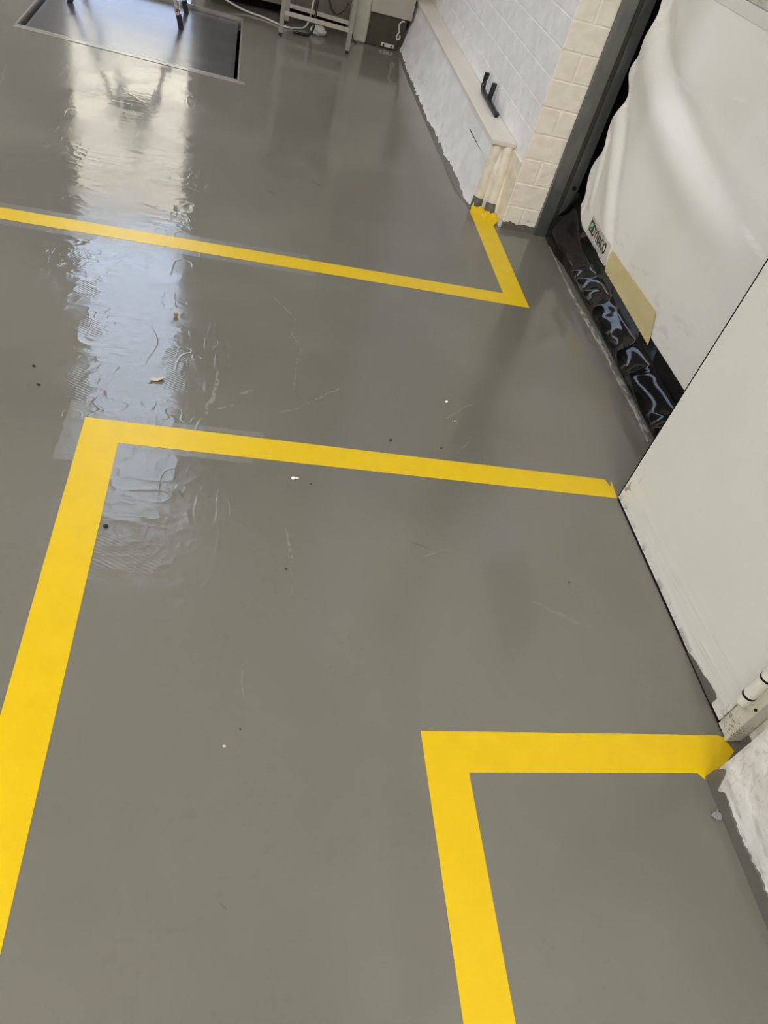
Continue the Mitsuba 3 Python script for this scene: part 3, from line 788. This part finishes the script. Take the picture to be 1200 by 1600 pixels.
# ------------------------------------------------------------------ back corner: cabinet, pillar, kickplate, stand, cables
cb = thing('back_cabinet', 'low olive grey cabinet along the back wall behind the steel stand', 'cabinet')
add(cb + '__body', cat([box(-.40, .745, 6.93, WB - .005, .085, .95, .004)]), 'cabinet_olive')
add(cb + '__plinth', box(-.38, .735, 7.10, WB - .006, 0, .085), 'dark_gap', label='black recessed toe space')
add('pillar', cat([box(.737, .876, 6.755, WB - .002, 0, 3.0, .012)]), 'pillar_cream', smooth=False, label='cream painted square pillar in the back corner beside the dark kickplate', cat='pillar')
kp = thing('kickplate', 'dark brown metal kickplate in the back corner', 'kickplate')
add(kp + '__plate', box(.872, 1.172, 6.775, 6.79, 0.004, .228, .002), 'kick_dark')
add(kp + '__bracket', cat([box(1.000, 1.108, 6.764, 6.776, .012, .038, .003)]), 'white_plastic', label='white bracket with two dark holes')
for xx in (1.022, 1.084):
    h_ = trimesh.creation.cylinder(radius=.007, height=.004, sections=14)
    h_.apply_transform(trimesh.transformations.rotation_matrix(math.pi / 2, (1, 0, 0)))
    h_.apply_translation((xx, 6.7635, .025))
    add(kp + '__bracket__hole', h_, 'dark_gap')
up_ = thing('wall_panel', 'beige metal panel above the dark kickplate', 'panel')
add(up_ + '__sheet', box(.872, 1.20, 6.745, WB - .004, .228, 1.2, .003), 'panel_beige')
add('hook_cable', tube([(1.150, 6.759, .212), (1.124, 6.762, .205), (1.114, 6.765, .170), (1.124, 6.765, .135), (1.112, 6.765, .105), (1.120, 6.765, .082), (1.136, 6.765, .092), (1.130, 6.765, .112)], .0065, 8, 40), 'white_plastic', smooth=True,
    label='short white looped cable in front of the dark kickplate', cat='cable')

sd = thing('steel_stand', 'grey square-tube steel stand with two low rungs in front of the back wall', 'stand')
FL, FR = (.200, 6.42), (.700, 6.36)
BL, BR = (.245, 6.80), (.735, 6.70)
for k, (x, y) in enumerate((FL, FR, BL, BR)):
    add(sd + '__leg', box(x - .016, x + .016, y - .016, y + .016, .02, .90, .003), 'stand_paint')
    add(sd + '__leg__foot' if k == 0 else f'{sd}__leg_{k:03d}__foot', box(x - .013, x + .013, y - .013, y + .013, 0, .022, .002), 'cable_black')
add(sd + '__rung', bar((FL[0], FL[1], .150), (FR[0], FR[1], .150), .024, .028, .003), 'rung_paint', label='beige front rung')
add(sd + '__rung', bar((BL[0], BL[1], .125), (BR[0], BR[1], .125), .024, .028, .003), 'rung_paint', label='beige rear rung')
add(sd + '__top', extrude([(FL[0] - .03, FL[1] - .03), (FR[0] + .03, FR[1] - .03), (BR[0] + .0, BR[1] + .03), (BL[0] - .03, BL[1] + .03)], .90, .93), 'stand_paint')

add('power_cable', tube([(-.42, 6.86, .10), (-.22, 6.84, .05), (-.05, 6.82, .012), (.06, 6.78, .010), (.15, 6.72, .008), (.24, 6.66, .008), (.33, 6.70, .008), (.40, 6.78, .02), (.43, 6.85, .10), (.46, 6.90, .30)], .0075, 8, 70), 'cable_white', smooth=True,
    label='off-white cable lying on the floor below the back cabinet', cat='cable')
add('power_cable', tube([(.455, 6.64, .60), (.452, 6.63, .25), (.448, 6.60, .10), (.43, 6.58, .02), (.36, 6.56, .010), (.30, 6.56, .010)], .009, 8, 50), 'cable_black', smooth=True, label='thick black cable hanging behind the front rung of the stand', cat='cable')
add('power_cable', tube([(.53, 6.88, .50), (.545, 6.88, .30), (.575, 6.87, .17), (.62, 6.86, .13), (.66, 6.85, .15), (.70, 6.86, .22)], .005, 8, 40), 'cable_black', smooth=True, label='thin dark cable looping in front of the back cabinet', cat='cable')
add('power_cable', tube([(.745, 6.72, .16), (.748, 6.715, .09), (.768, 6.70, .03), (.795, 6.69, .006), (.80, 6.69, .006)], .005, 8, 30), 'cable_black', smooth=True, label='short black cable at the foot of the cream pillar', cat='cable')
blob = trimesh.creation.icosphere(3, 1.0)
bv = np.array(blob.vertices)
bv = bv * (.75 + .5 * nz(bv[:, 0] * 2.2, bv[:, 1] * 2.2, bv[:, 2] * 2.2, seed=61))[:, None] * np.array([.062, .05, .036])
bv[:, 2] = np.maximum(bv[:, 2], -.026)
add('crumpled_rag', trimesh.Trimesh(bv + np.array([.490, 6.70, .0265]), blob.faces, process=False), 'cable_white', smooth=True, label='crumpled off-white rag on the floor under the steel stand', cat='rag')

# ------------------------------------------------------------------ crumbs on the floor


def crumb(x, y, s, flat, mat, seed, name, label, group=None):
    m = trimesh.creation.icosphere(2, 1.0)
    v = np.array(m.vertices)
    v = v * (.6 + .8 * nz(v[:, 0] * 1.7 + seed, v[:, 1] * 1.7, v[:, 2] * 1.7, o=2, seed=seed))[:, None]
    v *= np.array([s, s * (.6 + .4 * ((seed * 37) % 10) / 10), s * flat])
    v[:, 2] -= v[:, 2].min()
    add(name, trimesh.Trimesh(v + np.array([x, y, .0]), m.faces, process=False), mat, smooth=True, label=label, cat={'paper_flake': 'flake', 'leaf_scrap': 'scrap'}.get(name, 'crumb'), group=group)


crumb(-.172, 2.399, .0085, .9, 'crumb_brown', 3, 'leaf_scrap', 'small brown scrap on the shiny floor between the two upper tapes')
crumb(.794, 2.095, .0055, .9, 'crumb_white', 6, 'crumb', 'white crumb on the floor left of the black door bag, above the middle tape')
crumb(.807, 1.992, .0030, .9, 'crumb_white', 7, 'crumb', 'tiny white crumb just below the larger white crumb, above the middle tape')
crumb(.238, 1.614, .0072, .7, 'crumb_white', 9, 'crumb', 'white crumb just below the middle tape')
crumb(.250, 1.617, .0050, .7, 'crumb_white', 10, 'crumb', 'smaller white crumb touching the white crumb below the middle tape')
crumb(.080, .763, .0038, .9, 'crumb_tan', 12, 'crumb', 'tan crumb on the open floor left of the nearest tape corner')
dark = [(.215, 1.265, .0035, 'black speck on the floor below the white crumbs, beside a pale scratch'), (.561, 1.849, .0040, 'dark speck just above the middle of the middle tape'),
        (.735, 1.838, .0026, 'tiny dark speck above the middle tape, under the two white crumbs'), (1.040, 1.293, .0026, 'tiny dark speck left of the white steel door'),
        (-.250, 1.362, .0060, 'largest dark speck, touching the inner side of the middle tape corner'), (-.526, 1.913, .0045, 'lower of two black specks at the left edge of the floor'),
        (-.558, 2.002, .0045, 'upper of two black specks at the left edge of the floor'), (.29, 1.60, .0022, 'tiny dark speck right of the white crumb below the middle tape'), (.112, .804, .0020, 'tiny dark speck next to the tan crumb')]
for i, (x, y, s, lab) in enumerate(dark):
    crumb(x, y, s, .7, 'crumb_dark', 20 + i, 'speck', lab, 'dark specks on the floor')
# curled pale flake
u, vv = np.meshgrid(np.linspace(-1, 1, 14), np.linspace(-1, 1, 8), indexing='ij')
shape = 1 - .35 * np.abs(u) ** 2
P = np.stack([-.195 + .021 * u + .004 * vv, 2.012 + .011 * vv * shape + .003 * u, .004 + .004 * u * u - .002 * vv + .002 * nz(u * 3, vv * 3, seed=71)], -1)
add('paper_flake', grid_solid(P, (0, 0, -.0008)), 'crumb_tan', smooth=30, label='pale curled flake on the shiny floor above the middle tape corner', cat='flake')
